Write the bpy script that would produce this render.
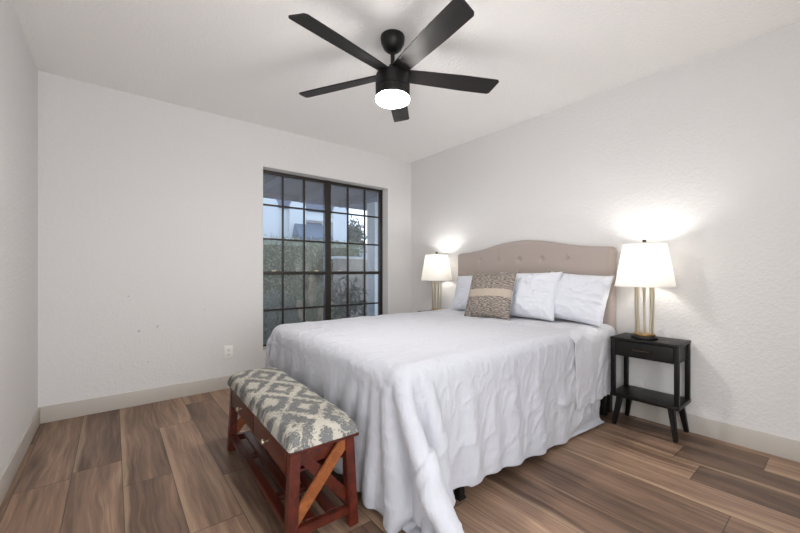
import bpy, bmesh, math, random
import numpy as np
from mathutils import Vector, Matrix, Euler

for o in list(bpy.data.objects): bpy.data.objects.remove(o)
scene = bpy.context.scene
C = scene.collection
PI = math.pi
random.seed(4)

# ------------------------------------------------------------------ camera, sky, exposure
XL, XR, YB, YN, H = -0.408, 2.970, 3.501, -0.75, 2.44
CAMH, YAW, F = 1.055, 0.6725, 359.96
cam = bpy.data.cameras.new('camera'); co = bpy.data.objects.new('camera', cam); C.objects.link(co)
co.location = (0, 0, CAMH); co.rotation_euler = (PI / 2, 0, -YAW)
cam.sensor_fit = 'HORIZONTAL'; cam.sensor_width = 36; cam.lens = F / 800 * 36
cam.shift_y = (271.12 - 266.5) / 800; cam.clip_start = .02; cam.clip_end = 200
scene.camera = co

world = bpy.data.worlds.new('world'); scene.world = world; world.use_nodes = True
wn = world.node_tree.nodes; wl = world.node_tree.links
for n in list(wn): wn.remove(n)
wo = wn.new('ShaderNodeOutputWorld'); bg = wn.new('ShaderNodeBackground'); sky = wn.new('ShaderNodeValToRGB')
wtc = wn.new('ShaderNodeTexCoord'); wsp = wn.new('ShaderNodeSeparateXYZ'); wl.new(wtc.outputs['Generated'], wsp.inputs[0]); wl.new(wsp.outputs[2], sky.inputs[0])
sky.color_ramp.elements[0].position = 0; sky.color_ramp.elements[0].color = (.62, .73, .88, 1)
sky.color_ramp.elements[1].position = .5; sky.color_ramp.elements[1].color = (.44, .56, .76, 1)
bg.inputs[1].default_value = 2.6
wl.new(sky.outputs[0], bg.inputs[0]); wl.new(bg.outputs[0], wo.inputs[0])

scene.view_settings.view_transform = 'Standard'; scene.view_settings.look = 'None'
scene.view_settings.gamma = 1; scene.view_settings.use_curve_mapping = False
scene.view_settings.exposure = 0.50
scene.cycles.use_denoising = True
scene.cycles.max_bounces = 12; scene.cycles.diffuse_bounces = 8
scene.cycles.sample_clamp_indirect = 6

FAN_PITCH, SIDE_W = -14, 14.0
FAN_E, LAMP_W, NEAR_FILL_W = 138.0, 4.2, 38.0
# fill light added in an invented doorway behind the camera (near wall)
la = bpy.data.lights.new('near_fill_light', 'AREA'); la.shape = 'RECTANGLE'; la.size = 1.4; la.size_y = 2.0
la.energy = NEAR_FILL_W; la.color = (.97, .98, 1.0)
lo = bpy.data.objects.new('near_fill_light', la); C.objects.link(lo)
lo.location = (.50, YN - .25, 1.03); lo.rotation_euler = (PI / 2, 0, 0)

# second added fill light, in an invented left-wall door beside the camera
lb = bpy.data.lights.new('side_fill_light', 'AREA'); lb.shape = 'RECTANGLE'; lb.size = 1.1; lb.size_y = 1.95
lb.energy = SIDE_W; lb.color = (.98, .985, 1.0)
lo = bpy.data.objects.new('side_fill_light', lb); C.objects.link(lo)
lo.location = (XL - .20, .12, 1.02); lo.rotation_euler = (PI / 2, 0, -PI / 2)

# ------------------------------------------------------------------ node helpers
def srgb(r, g=None, b=None):
    if g is None: h = r.lstrip('#'); r, g, b = (int(h[i:i + 2], 16) for i in (0, 2, 4))
    f = lambda c: (c / 255 / 12.92) if c / 255 <= .04045 else ((c / 255 + .055) / 1.055) ** 2.4
    return (f(r), f(g), f(b), 1)

class NT:
    def __init__(s, name, rough=.6, color=None, metal=0, spec=.5):
        s.m = bpy.data.materials.new(name); s.m.use_nodes = True; s.t = s.m.node_tree
        s.b = s.t.nodes['Principled BSDF']; s.out = s.t.nodes['Material Output']
        s.b.inputs['Roughness'].default_value = rough; s.b.inputs['Metallic'].default_value = metal
        s.b.inputs['Specular IOR Level'].default_value = spec
        if color is not None: s.b.inputs['Base Color'].default_value = color
    def n(s, t, **kw):
        n = s.t.nodes.new('ShaderNode' + t)
        for k, v in kw.items(): setattr(n, k, v)
        return n
    def set(s, sock, v):
        if v is None: return
        if isinstance(v, bpy.types.NodeSocket): s.t.links.new(v, sock)
        else: sock.default_value = v
    def math(s, op, a, b=None, c=None):
        n = s.n('Math', operation=op)
        s.set(n.inputs[0], a); s.set(n.inputs[1], b); s.set(n.inputs[2], c)
        return n.outputs[0]
    def co(s, scale=(1, 1, 1), loc=(0, 0, 0), rot=(0, 0, 0), kind='Object'):
        tc = s.n('TexCoord'); mp = s.n('Mapping')
        s.t.links.new(tc.outputs[kind], mp.inputs[0])
        mp.inputs['Scale'].default_value = scale; mp.inputs['Location'].default_value = loc; mp.inputs['Rotation'].default_value = rot
        return mp.outputs[0]
    def sep(s, v):
        n = s.n('SeparateXYZ'); s.t.links.new(v, n.inputs[0]); return n.outputs
    def comb(s, x, y, z=0.):
        n = s.n('CombineXYZ'); s.set(n.inputs[0], x); s.set(n.inputs[1], y); s.set(n.inputs[2], z); return n.outputs[0]
    def noise(s, v, scale=5, detail=3, rough=.5, dist=0, out=0):
        n = s.n('TexNoise'); s.set(n.inputs['Vector'], v); n.inputs['Scale'].default_value = scale
        n.inputs['Detail'].default_value = detail; n.inputs['Roughness'].default_value = rough; n.inputs['Distortion'].default_value = dist
        return n.outputs[out]
    def white(s, v):
        n = s.n('TexWhiteNoise'); s.set(n.inputs['Vector'], v); return n.outputs
    def ramp(s, f, pts, interp='LINEAR'):
        n = s.n('ValToRGB'); n.color_ramp.interpolation = interp
        el = n.color_ramp.elements
        while len(el) > 1: el.remove(el[-1])
        el[0].position = pts[0][0]; el[0].color = pts[0][1]
        for p, c in pts[1:]:
            e = el.new(p); e.color = c
        s.set(n.inputs[0], f); return n.outputs[0]
    def mix(s, f, a, b, mode='MIX'):
        n = s.n('Mix', data_type='RGBA', blend_type=mode)
        s.set(n.inputs[0], f); s.set(n.inputs[6], a); s.set(n.inputs[7], b); return n.outputs[2]
    def bump(s, h, strength=.3, dist=.01, normal=None):
        n = s.n('Bump'); n.inputs['Strength'].default_value = strength; n.inputs['Distance'].default_value = dist
        s.set(n.inputs['Height'], h)
        if normal is not None: s.set(n.inputs['Normal'], normal)
        s.t.links.new(n.outputs[0], s.b.inputs['Normal']); return n.outputs[0]
    def col(s, v): s.set(s.b.inputs['Base Color'], v)

def v3(c, k): return tuple(x * k for x in c[:3]) + (1,)

def wall_mat(name, color, bump=.25, spots=None):
    m = NT(name, .75, color, spec=.25)
    g = m.co()
    b1 = m.noise(g, 55, 4, .55); b2 = m.noise(g, 170, 2, .5)
    h = m.math('ADD', m.ramp(b1, [(.42, (0, 0, 0, 1)), (.62, (1, 1, 1, 1))]), m.math('MULTIPLY', b2, .4))
    m.bump(h, bump, .0035)
    if spots:
        x, y, z = m.sep(g)
        tot = None
        for (sx, sz, r) in spots:
            d = m.math('SQRT', m.math('ADD', m.math('POWER', m.math('SUBTRACT', x, sx), 2), m.math('POWER', m.math('SUBTRACT', z, sz), 2)))
            k = m.math('LESS_THAN', m.math('ADD', d, m.math('MULTIPLY', m.noise(g, 90, 2), r * .8)), r * 1.3)
            tot = k if tot is None else m.math('MAXIMUM', tot, k)
        m.col(m.mix(m.math('MULTIPLY', tot, .4), color, srgb(120, 112, 105)))
    return m.m

WALLC = srgb(215, 214, 213)
M = {}
M['wall'] = wall_mat('painted_wall', WALLC, .35)
M['wall_back'] = wall_mat('painted_wall_scuffed', WALLC, .2, [(.158, .583, .010), (.283, .612, .008), (.275, .60, .006), (.09, .86, .006), (.62, .72, .005), (.215, .33, .006)])
M['ceiling'] = wall_mat('ceiling_paint', srgb(241, 240, 238), .4)
m = NT('baseboard_paint', .45, srgb(186, 181, 173), spec=.4)
m.bump(m.noise(m.co((1, 1, 6)), 12, 3), .05, .002); M['trim'] = m.m

def plank_mat():
    m = NT('walnut_plank_floor', .42, spec=.35)
    W, L = .2045, 1.25
    x, y, z = m.sep(m.co())
    xs = m.math('DIVIDE', m.math('SUBTRACT', x, .036 - 5 * W), W)
    row = m.math('FLOOR', xs); fx = m.math('FRACT', xs)
    off = m.white(m.comb(m.math('MULTIPLY', row, 1.37), 4.2, 0.))[0]
    ys = m.math('DIVIDE', m.math('ADD', y, m.math('MULTIPLY', off, L)), L)
    cell = m.math('FLOOR', ys); fy = m.math('FRACT', ys)
    wn = m.white(m.comb(row, cell, 1.)); rv = wn[0]
    rnd = m.sep(wn[1])
    # wood grain stretched along the plank, different in every plank
    gx = m.math('ADD', x, m.math('MULTIPLY', rv, 37.)); gy = m.math('ADD', y, m.math('MULTIPLY', rnd[1], 19.))
    warp = m.noise(m.comb(m.math('MULTIPLY', gx, 5.), m.math('MULTIPLY', gy, 1.6)), 1., 2, .5)
    gxx = m.math('ADD', gx, m.math('MULTIPLY', warp, .09))
    grain = m.noise(m.comb(m.math('MULTIPLY', gxx, 55.), m.math('MULTIPLY', gy, 2.2)), 1., 5, .62, .4)
    broad = m.noise(m.comb(m.math('MULTIPLY', gxx, 9.), m.math('MULTIPLY', gy, .9)), 1., 2, .5, .6)
    fine = m.noise(m.comb(m.math('MULTIPLY', gx, 260.), m.math('MULTIPLY', gy, 9.)), 1., 2, .5)
    t = m.math('ADD', m.math('MULTIPLY', grain, .52), m.math('MULTIPLY', broad, .50))
    t = m.math('ADD', t, m.math('MULTIPLY', m.math('SUBTRACT', rv, .5), .34))
    c = m.ramp(t, [(.30, srgb(84, 66, 54)), (.43, srgb(118, 94, 78)), (.55, srgb(146, 118, 98)), (.66, srgb(172, 142, 118)), (.8, srgb(194, 164, 136))])
    # pale sapwood streak along one edge of some planks
    sap = m.math('MULTIPLY', m.math('GREATER_THAN', rnd[2], .55), m.ramp(m.math('ADD', fx, m.math('MULTIPLY', m.math('SUBTRACT', warp, .5), .35)), [(.0, (1, 1, 1, 1)), (.09, (1, 1, 1, 1)), (.16, (0, 0, 0, 1))]))
    c = m.mix(m.math('MULTIPLY', sap, .4), c, srgb(196, 168, 138))
    c = m.mix(m.math('MULTIPLY', m.math('SUBTRACT', fine, .35), .5), c, srgb(100, 78, 64))
    grey = m.mix(m.math('MULTIPLY', rnd[0], .35), c, m.mix(1., c, srgb(196, 200, 204), 'MULTIPLY'))
    ex = m.math('MINIMUM', fx, m.math('SUBTRACT', 1., fx)); ey = m.math('MINIMUM', fy, m.math('SUBTRACT', 1., fy))
    seam = m.math('MAXIMUM', m.math('LESS_THAN', ex, .0085), m.math('LESS_THAN', ey, .0016))
    c = m.mix(m.math('MULTIPLY', seam, .72), grey, srgb(52, 40, 34))
    m.col(c)
    h = m.math('SUBTRACT', m.math('MULTIPLY', grain, .25), seam)
    m.bump(h, .25, .0015)
    m.set(m.b.inputs['Roughness'], m.math('ADD', .36, m.math('MULTIPLY', grain, .16)))
    return m.m
M['floor'] = plank_mat()

def simple(name, col, rough=.5, metal=0, spec=.5, bump=None, var=None):
    m = NT(name, rough, col, metal, spec)
    g = m.co()
    if var:
        nv = m.noise(g, var[0], 4, .6)
        m.col(m.mix(m.ramp(nv, [(.35, (0, 0, 0, 1)), (.65, (1, 1, 1, 1))]), col, var[1]))
    if bump: m.bump(m.noise(g, bump[0], 3), bump[1], bump[2] if len(bump) > 2 else .003)
    return m.m

def fabric(name, col, col2, scale=420, amt=.5, rough=.9, bump=.25, wr=None):
    m = NT(name, rough, col, spec=.15)
    g = m.co(); x, y, z = m.sep(g)
    wv = m.math('MULTIPLY', m.math('SINE', m.math('MULTIPLY', m.math('ADD', y, x), scale * 3)), m.math('SINE', m.math('MULTIPLY', m.math('ADD', z, m.math('MULTIPLY', x, .7)), scale * 3)))
    nz = m.noise(g, scale, 2, .6)
    m.col(m.mix(m.math('MULTIPLY', nz, amt), col, col2))
    h = m.math('ADD', m.math('MULTIPLY', wv, .3), nz)
    nb = m.bump(h, bump, .0012)
    if wr:
        b2 = m.n('Bump'); b2.inputs['Strength'].default_value = wr[1]; b2.inputs['Distance'].default_value = wr[2]
        hh = m.noise(m.co(wr[3] if len(wr) > 3 else (1, 1, 1)), wr[0], 4, .55, .6)
        m.t.links.new(hh, b2.inputs['Height']); m.t.links.new(nb, b2.inputs['Normal']); m.t.links.new(b2.outputs[0], m.b.inputs['Normal'])
    m.b.inputs['Sheen Weight'].default_value = .15
    return m.m

M['duvet'] = fabric('white_cotton_duvet', srgb(184, 186, 193), srgb(174, 177, 185), 300, .4, .85, .1, (26, .6, .012, (1, 1, .5)))
M['sheet'] = fabric('white_cotton_sheet', srgb(194, 195, 201), srgb(184, 186, 193), 300, .4, .85, .1, (20, .7, .012, (1, 1, .5)))
M['pillow'] = fabric('white_pillowcase_cotton', srgb(204, 207, 214), srgb(194, 198, 206), 300, .4, .85, .1, (11, .6, .016))
M['upholstery'] = fabric('taupe_linen_upholstery', srgb(174, 163, 157), srgb(148, 137, 131), 260, .9, .95, .35)
M['mattress'] = fabric('mattress_ticking', srgb(222, 222, 224), srgb(205, 205, 208), 200, .5)
M['black_metal'] = simple('black_steel', srgb(24, 23, 23), .5, .3, bump=(60, .1))
M['fan_black'] = simple('fan_matte_black', srgb(22, 20, 20), .42, .1, .35, bump=(90, .08))
M['fan_blade'] = simple('fan_blade_black_wood', srgb(27, 24, 24), .5, 0, .35, bump=(40, .12))
M['ns_black'] = simple('espresso_black_wood', srgb(20, 16, 15), .42, 0, .28, bump=(50, .08), var=(18, srgb(13, 11, 10)))
M['brass'] = simple('antique_brass', srgb(178, 148, 98), .28, .95, bump=(40, .08))
M['champagne'] = simple('champagne_metal', srgb(196, 186, 162), .3, .9, bump=(40, .08))
M['bronze'] = simple('dark_bronze', srgb(66, 54, 44), .4, .8, bump=(40, .08))
M['plastic'] = simple('white_outlet_plastic', srgb(232, 230, 226), .4)
M['slot'] = simple('dark_slot', srgb(70, 66, 62), .6)
M['alu'] = simple('dark_bronze_aluminium', srgb(52, 46, 42), .45, .4, bump=(50, .05))
M['cord'] = simple('black_cable_rubber', srgb(22, 21, 21), .6)

def cherry(name, a, b):
    m = NT(name, .33, spec=.5)
    g = m.co((14, 1.6, 14))
    w = m.noise(g, 1.7, 4, .6, 1.2)
    m.col(m.ramp(w, [(.3, a), (.7, b)]))
    m.bump(w, .08, .002)
    return m.m
M['cherry'] = cherry('red_cherry_wood', srgb(48, 18, 11), srgb(90, 36, 22))
M['cherry_v'] = cherry('red_cherry_wood_legs', srgb(50, 18, 11), srgb(96, 36, 21))
M['amber'] = cherry('amber_wood', srgb(112, 60, 30), srgb(150, 90, 50))

def kilim():
    m = NT('kilim_bench_fabric', .95, spec=.1)
    x, y, z = m.sep(m.co())
    px = m.math('MULTIPLY', x, 1 / .20); py = m.math('MULTIPLY', y, 1 / .30)
    wob = m.noise(m.comb(m.math('MULTIPLY', x, 34.), m.math('MULTIPLY', y, 34.)), 1., 2, .5)
    tri = lambda v: m.math('ABSOLUTE', m.math('SUBTRACT', m.math('FRACT', v), .5))
    d = m.math('ADD', tri(px), tri(py))                     # diamond distance 0..1
    d = m.math('ADD', d, m.math('MULTIPLY', m.math('SUBTRACT', wob, .5), .34))
    rings = m.math('SINE', m.math('MULTIPLY', d, 15.))
    stitch = m.noise(m.comb(m.math('MULTIPLY', x, 90.), m.math('MULTIPLY', y, 190.)), 1., 2, .6)
    f = m.math('ADD', m.math('MULTIPLY', rings, .16), m.math('MULTIPLY', stitch, 1.0))
    big = m.noise(m.comb(m.math('MULTIPLY', x, 7.), m.math('MULTIPLY', y, 7.)), 1., 2, .5)
    f = m.math('ADD', f, m.math('MULTIPLY', m.math('SUBTRACT', big, .5), .5))
    k = m.ramp(f, [(.40, (0, 0, 0, 1)), (.54, (1, 1, 1, 1))])
    c = m.mix(k, srgb(106, 109, 112), srgb(184, 180, 169))
    m.col(m.mix(m.math('MULTIPLY', stitch, .4), c, srgb(140, 138, 130)))
    m.bump(m.math('ADD', k, m.math('MULTIPLY', stitch, .8)), .9, .006)
    return m.m
M['kilim'] = kilim()

def woven():
    m = NT('tweed_cushion_cover', .95, spec=.1)
    x, y, z = m.sep(m.co())
    st = m.noise(m.comb(m.math('MULTIPLY', x, 38.), m.math('MULTIPLY', z, 190.)), 1., 3, .65)
    dk = m.ramp(st, [(.40, srgb(88, 79, 74)), (.52, srgb(136, 127, 120)), (.63, srgb(178, 171, 163))])
    band = m.math('MULTIPLY', m.math('GREATER_THAN', z, -.030), m.math('LESS_THAN', z, .035))
    c = m.mix(band, dk, m.mix(m.math('MULTIPLY', st, .5), srgb(176, 165, 152), srgb(156, 145, 132)))
    m.col(c); m.bump(st, .8, .006)
    return m.m
M['tweed'] = woven()

def shade_mat():
    m = NT('linen_lamp_shade', .9, srgb(240, 239, 237), spec=.1)
    t = m.n('BsdfTranslucent'); t.inputs[0].default_value = (.80, .79, .77, 1)
    mx = m.n('MixShader'); mx.inputs[0].default_value = .55
    m.t.links.new(m.b.outputs[0], mx.inputs[1]); m.t.links.new(t.outputs[0], mx.inputs[2]); m.t.links.new(mx.outputs[0], m.out.inputs[0])
    x, y, z = m.sep(m.co())
    m.bump(m.noise(m.co((1, 1, .3)), 160, 2), .1, .001)
    return m.m
M['shade'] = shade_mat()

def emit(name, col, e):
    m = NT(name); em = m.n('Emission'); em.inputs[0].default_value = col; em.inputs[1].default_value = e
    m.t.links.new(em.outputs[0], m.out.inputs[0]); return m.m
M['lens'] = emit('fan_light_lens', (1, .96, .92, 1), FAN_E)
M['bulb'] = emit('lamp_bulb_glass', (1, .85, .66, 1), 14)

def glass():
    m = NT('window_glass'); tr = m.n('BsdfTransparent'); tr.inputs[0].default_value = (.86, .88, .88, 1)
    gl = m.n('BsdfGlossy'); gl.inputs['Roughness'].default_value = .02; gl.inputs[0].default_value = (.9, .92, .95, 1)
    fr = m.n('Fresnel'); fr.inputs[0].default_value = 1.45
    mx = m.n('MixShader'); m.set(mx.inputs[0], m.math('ADD', fr.outputs[0], .02))
    m.t.links.new(tr.outputs[0], mx.inputs[1]); m.t.links.new(gl.outputs[0], mx.inputs[2])
    df = m.n('BsdfDiffuse'); df.inputs[0].default_value = (.75, .75, .75, 1); m2 = m.n('MixShader'); m2.inputs[0].default_value = .07   # dusty insect screen haze
    m.t.links.new(mx.outputs[0], m2.inputs[1]); m.t.links.new(df.outputs[0], m2.inputs[2]); m.t.links.new(m2.outputs[0], m.out.inputs[0])
    return m.m
M['glass'] = glass()

# ------------------------------------------------------------------ geometry helpers
def box(bm, c, s, bev=0, rot=None, seg=2):
    r = bmesh.ops.create_cube(bm, size=1)
    vs = r['verts']
    bmesh.ops.scale(bm, vec=Vector(s), verts=vs)
    if bev:
        es = list({e for v in vs for e in v.link_edges})
        g = bmesh.ops.bevel(bm, geom=es, offset=min(bev, min(s) * .45), segments=seg, affect='EDGES', profile=.6)
        vs = list({v for f in g['faces'] for v in f.verts} | {v for v in vs if v.is_valid})
    if rot is not None: bmesh.ops.rotate(bm, cent=(0, 0, 0), matrix=Euler(rot).to_matrix(), verts=vs)
    bmesh.ops.translate(bm, vec=Vector(c), verts=vs)
    return vs
def beam(bm, a, b, w, d, w2=None, d2=None, up=(0, 1, 0), bev=.003):
    """rectangular bar from a to b; w across, d along 'up' direction; may taper"""
    a, b = Vector(a), Vector(b); ax = (b - a).normalized(); s = ax.cross(Vector(up)).normalized(); t = s.cross(ax).normalized()
    w2 = w if w2 is None else w2; d2 = d if d2 is None else d2
    vs = [bm.verts.new(p + s * (i * ww / 2) + t * (j * dd / 2)) for p, ww, dd in ((a, w, d), (b, w2, d2)) for i, j in ((-1, -1), (1, -1), (1, 1), (-1, 1))]
    fs = [bm.faces.new([vs[k] for k in q]) for q in ((0, 3, 2, 1), (4, 5, 6, 7), (0, 1, 5, 4), (1, 2, 6, 5), (2, 3, 7, 6), (3, 0, 4, 7))]
    if bev: bmesh.ops.bevel(bm, geom=list({e for f in fs for e in f.edges}), offset=bev, segments=2, affect='EDGES')
def lathe(bm, prof, n=40, c=(0, 0, 0), cap=False):
    rings = []
    for r, z in prof:
        if r < 1e-5: rings.append([bm.verts.new((c[0], c[1], c[2] + z))])
        else: rings.append([bm.verts.new((c[0] + r * math.cos(2 * PI * k / n), c[1] + r * math.sin(2 * PI * k / n), c[2] + z)) for k in range(n)])
    for A, B in zip(rings, rings[1:]):
        for k in range(n):
            q = [A[k % len(A)], A[(k + 1) % n % len(A)], B[(k + 1) % n % len(B)], B[k % len(B)]]
            q = list(dict.fromkeys(q))
            if len(q) > 2: bm.faces.new(q)
def tube(bm, pts, r, n=10, cap=True, r2=None):
    pts = [Vector(p) for p in pts]; rings = []
    for i, p in enumerate(pts):
        t = (pts[min(i + 1, len(pts) - 1)] - pts[max(i - 1, 0)]).normalized()
        a = t.cross(Vector((0, 0, 1)))
        if a.length < .05: a = t.cross(Vector((1, 0, 0)))
        a.normalize(); b = t.cross(a)
        rr = r if r2 is None else r + (r2 - r) * i / (len(pts) - 1)
        rings.append([bm.verts.new(p + (a * math.cos(2 * PI * k / n) + b * math.sin(2 * PI * k / n)) * rr) for k in range(n)])
    for A, B in zip(rings, rings[1:]):
        for k in range(n): bm.faces.new([A[k], A[(k + 1) % n], B[(k + 1) % n], B[k]])
    if cap: bm.faces.new(rings[0][::-1]); bm.faces.new(rings[-1])
def obj(name, bm, mat, parent=None, loc=None, rot=None, smooth=True, angle=35):
    bmesh.ops.recalc_face_normals(bm, faces=bm.faces)
    me = bpy.data.meshes.new(name); bm.to_mesh(me); bm.free()
    me.materials.append(mat)
    if smooth:
        me.polygons.foreach_set('use_smooth', [True] * len(me.polygons)); me.set_sharp_from_angle(angle=math.radians(angle))
    o = bpy.data.objects.new(name, me); C.objects.link(o)
    if loc: o.location = loc
    if rot: o.rotation_euler = rot
    if parent: o.parent = parent
    return o
def tag(o, label, cat, group=None, kind=None):
    o['label'] = label; o['category'] = cat
    if group: o['group'] = group
    if kind: o['kind'] = kind
    return o
def thing(name, label, cat, loc=(0, 0, 0), rotz=0, group=None):
    o = bpy.data.objects.new(name, None); C.objects.link(o); o.empty_display_size = .1
    o.location = loc; o.rotation_euler = (0, 0, rotz)
    return tag(o, label, cat, group)
def struct(name, bm, mat, parent=None, label=None, **k):
    o = obj(name, bm, mat, parent, **k)
    if parent is None: o['kind'] = 'structure'
    if label: o['label'] = label
    return o
def boxes(*bs):
    bm = bmesh.new()
    for b in bs: box(bm, *b)
    return bm
def span(x0, x1, y0, y1, z0, z1, bev=0): return (((x0 + x1) / 2, (y0 + y1) / 2, (z0 + z1) / 2), (x1 - x0, y1 - y0, z1 - z0), bev)
def grid_obj(name, P, mat, parent=None, subsurf=1, thick=0, loc=None, rot=None, closed=False):
    nx, ny = P.shape[:2]
    idx = np.arange(nx * ny).reshape(nx, ny)
    f = np.stack([idx[:-1, :-1], idx[1:, :-1], idx[1:, 1:], idx[:-1, 1:]], -1).reshape(-1, 4)
    me = bpy.data.meshes.new(name); me.from_pydata(P.reshape(-1, 3).tolist(), [], f.tolist()); me.materials.append(mat)
    me.polygons.foreach_set('use_smooth', [True] * len(me.polygons))
    o = bpy.data.objects.new(name, me); C.objects.link(o)
    if parent: o.parent = parent
    if loc: o.location = loc
    if rot: o.rotation_euler = rot
    if thick:
        s = o.modifiers.new('thick', 'SOLIDIFY'); s.thickness = thick; s.offset = -1
    if subsurf:
        s = o.modifiers.new('sub', 'SUBSURF'); s.levels = s.render_levels = subsurf
    return o

# ------------------------------------------------------------------ room shell
WX0, WX1, WZ0, WZ1 = 1.117, 2.602, .300, 2.055
T = .22
struct('floor', boxes(span(XL - .1, XR + .1, YN - .1, YB + .1, -.08, 0)), M['floor'], smooth=False)
struct('ceiling', boxes(span(XL - .1, XR + .1, YN - .1, YB + T, H, H + .1)), M['ceiling'], smooth=False)
struct('wall_left', boxes(span(XL - .12, XL, .70, YB + T, 0, H), span(XL - .12, XL, YN - .1, -.46, 0, H), span(XL - .12, XL, -.46, .70, 2.04, H)), M['wall'], smooth=False)  # door opening added to let the side fill light in
struct('wall_right', boxes(span(XR, XR + .12, YN - .1, YB + T, 0, H)), M['wall'], smooth=False)
struct('wall_back', boxes(span(XL, WX0, YB, YB + T, 0, H), span(WX1, XR, YB, YB + T, 0, H), span(WX0, WX1, YB, YB + T, 0, WZ0), span(WX0, WX1, YB, YB + T, WZ1, H)), M['wall_back'], smooth=False)
struct('wall_near', boxes(span(XL, -.20, YN - .12, YN, 0, H), span(1.20, XR, YN - .12, YN, 0, H), span(-.20, 1.20, YN - .12, YN, 2.06, H)), M['wall'], smooth=False)  # doorway made up for the fill light behind the camera
for nm, s in (('wall_added_passage_far', span(XL - 1.3, XL - 1.18, -.62, .86, 0, H)), ('wall_added_passage_left', span(XL - 1.18, XL - .12, .74, .86, 0, H)), ('wall_added_passage_right', span(XL - 1.18, XL - .12, -.62, -.50, 0, H)),  # made-up, unseen passage and hall closing off the sky behind the fill lights
              ('floor_added_passage', span(XL - 1.3, XL - .1, -.62, .86, -.08, 0)), ('ceiling_added_passage', span(XL - 1.3, XL - .12, -.62, .86, H, H + .1)), ('wall_added_hall_far', span(-.45, 1.45, YN - 1.42, YN - 1.30, 0, H)), ('wall_added_hall_left', span(-.45, -.33, YN - 1.30, YN - .12, 0, H)), ('wall_added_hall_right', span(1.33, 1.45, YN - 1.30, YN - .12, 0, H)),
              ('floor_added_hall', span(-.45, 1.45, YN - 1.42, YN - .1, -.08, 0)), ('ceiling_added_hall', span(-.45, 1.45, YN - 1.42, YN - .1, H, H + .1))):
    struct(nm, boxes(s), M['floor'] if 'floor' in nm else M['wall'], smooth=False)
BH, BT = .114, .012
def baseb(x0, x1, y0, y1, dirn):
    return boxes(span(x0, x1, y0, y1, 0, BH, .003))
struct('baseboard_back', baseb(XL + BT, XR - BT, YB - BT, YB, 0), M['trim'])
struct('baseboard_left', baseb(XL, XL + BT, .70, YB, 0), M['trim'])
struct('baseboard_right', baseb(XR - BT, XR, YN, YB, 0), M['trim'])

# window: two side-by-side single-hung units of dark bronze bars
FY = 3.612; fd = .035
bm = boxes(span(WX0, WX0 + .035, FY, FY + fd + .02, WZ0, WZ1, .003), span(WX1 - .030, WX1, FY, FY + fd + .02, WZ0, WZ1, .003),
           span(WX0, WX1, FY, FY + fd + .02, WZ1 - .03, WZ1, .003), span(WX0, WX1, FY, FY + fd + .02, WZ0, WZ0 + .03, .003),
           span(1.826, 1.890, FY - .01, FY + fd + .02, WZ0, WZ1, .003))
win = struct('window_1', bm, M['alu'], label='dark bronze frame of the gridded double window')
ZB = [1.714, 1.375, .665]
for (x0, x1, cols) in ((WX0 + .035, 1.826, (1.356, 1.586)), (1.890, WX1 - .03, (2.118, 2.349))):
    obj('pane', boxes(span(x0, x1, FY + .026, FY + .030, WZ0 + .03, WZ1 - .03)), M['glass'], win, smooth=False)
    bm = bmesh.new()
    for x in cols: box(bm, *span(x - .009, x + .009, FY + .010, FY + .024, WZ0 + .03, WZ1 - .03, .002))
    for z in ZB: box(bm, *span(x0, x1, FY + .008, FY + .0235, z - .009, z + .009, .002))
    obj('muntin_grid', bm, M['alu'], win)
    obj('meeting_rail', boxes(span(x0, x1, FY - .002, FY + .0255, 1.018, 1.052, .003)), M['alu'], win)
    bm = boxes(span((x0 + x1) / 2 - .25, (x0 + x1) / 2 - .21, FY - .008, FY + .004, 1.052, 1.066, .002), span((x0 + x1) / 2 + .21, (x0 + x1) / 2 + .25, FY - .008, FY + .004, 1.052, 1.066, .002))
    obj('sash_latch', bm, M['champagne'], win)
obj('window_sill', boxes(span(WX0, WX1, YB + .002, FY + .02, WZ0 - .002, WZ0 + .012, .003)), M['trim'], win)

# ------------------------------------------------------------------ outside the window
exm = {}
exm['stucco'] = simple('white_stucco', srgb(206, 208, 210), .9, bump=(40, .3))
exm['slate'] = simple('slate_blue_paint', srgb(98, 108, 130), .8, bump=(12, .3), var=(2.5, srgb(82, 92, 114)))
exm['awning'] = simple('blue_awning_canvas', srgb(84, 102, 122), .9, bump=(60, .2))
exm['block'] = simple('taupe_block_wall', srgb(158, 150, 142), .9, bump=(30, .4), var=(6, srgb(144, 136, 128)))
exm['gravel'] = simple('grey_gravel', srgb(128, 130, 134), .95, bump=(90, .8, .01), var=(30, srgb(104, 106, 110)))
exm['hedge'] = simple('hedge_leaf', srgb(118, 128, 98), .7, var=(9, srgb(160, 166, 136)))
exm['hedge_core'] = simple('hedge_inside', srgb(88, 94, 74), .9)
exm['dark_leaf'] = simple('oleander_leaf', srgb(46, 54, 46), .5, var=(14, srgb(74, 82, 70)))
exm['grey_leaf'] = simple('sage_leaf', srgb(138, 144, 132), .8, var=(16, srgb(104, 112, 100)))
exm['plume'] = simple('pampas_plume', srgb(206, 192, 170), .95, var=(50, srgb(184, 168, 146)))
exm['stem'] = simple('dry_stem', srgb(138, 124, 96), .9)
exm['bark'] = simple('tree_bark', srgb(84, 74, 64), .9, bump=(30, .4))
exm['tree'] = simple('distant_tree_leaf', srgb(64, 78, 74), .8, var=(4, srgb(88, 100, 92)))
exm['roof'] = simple('far_roof_tile', srgb(132, 126, 120), .9)

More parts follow.
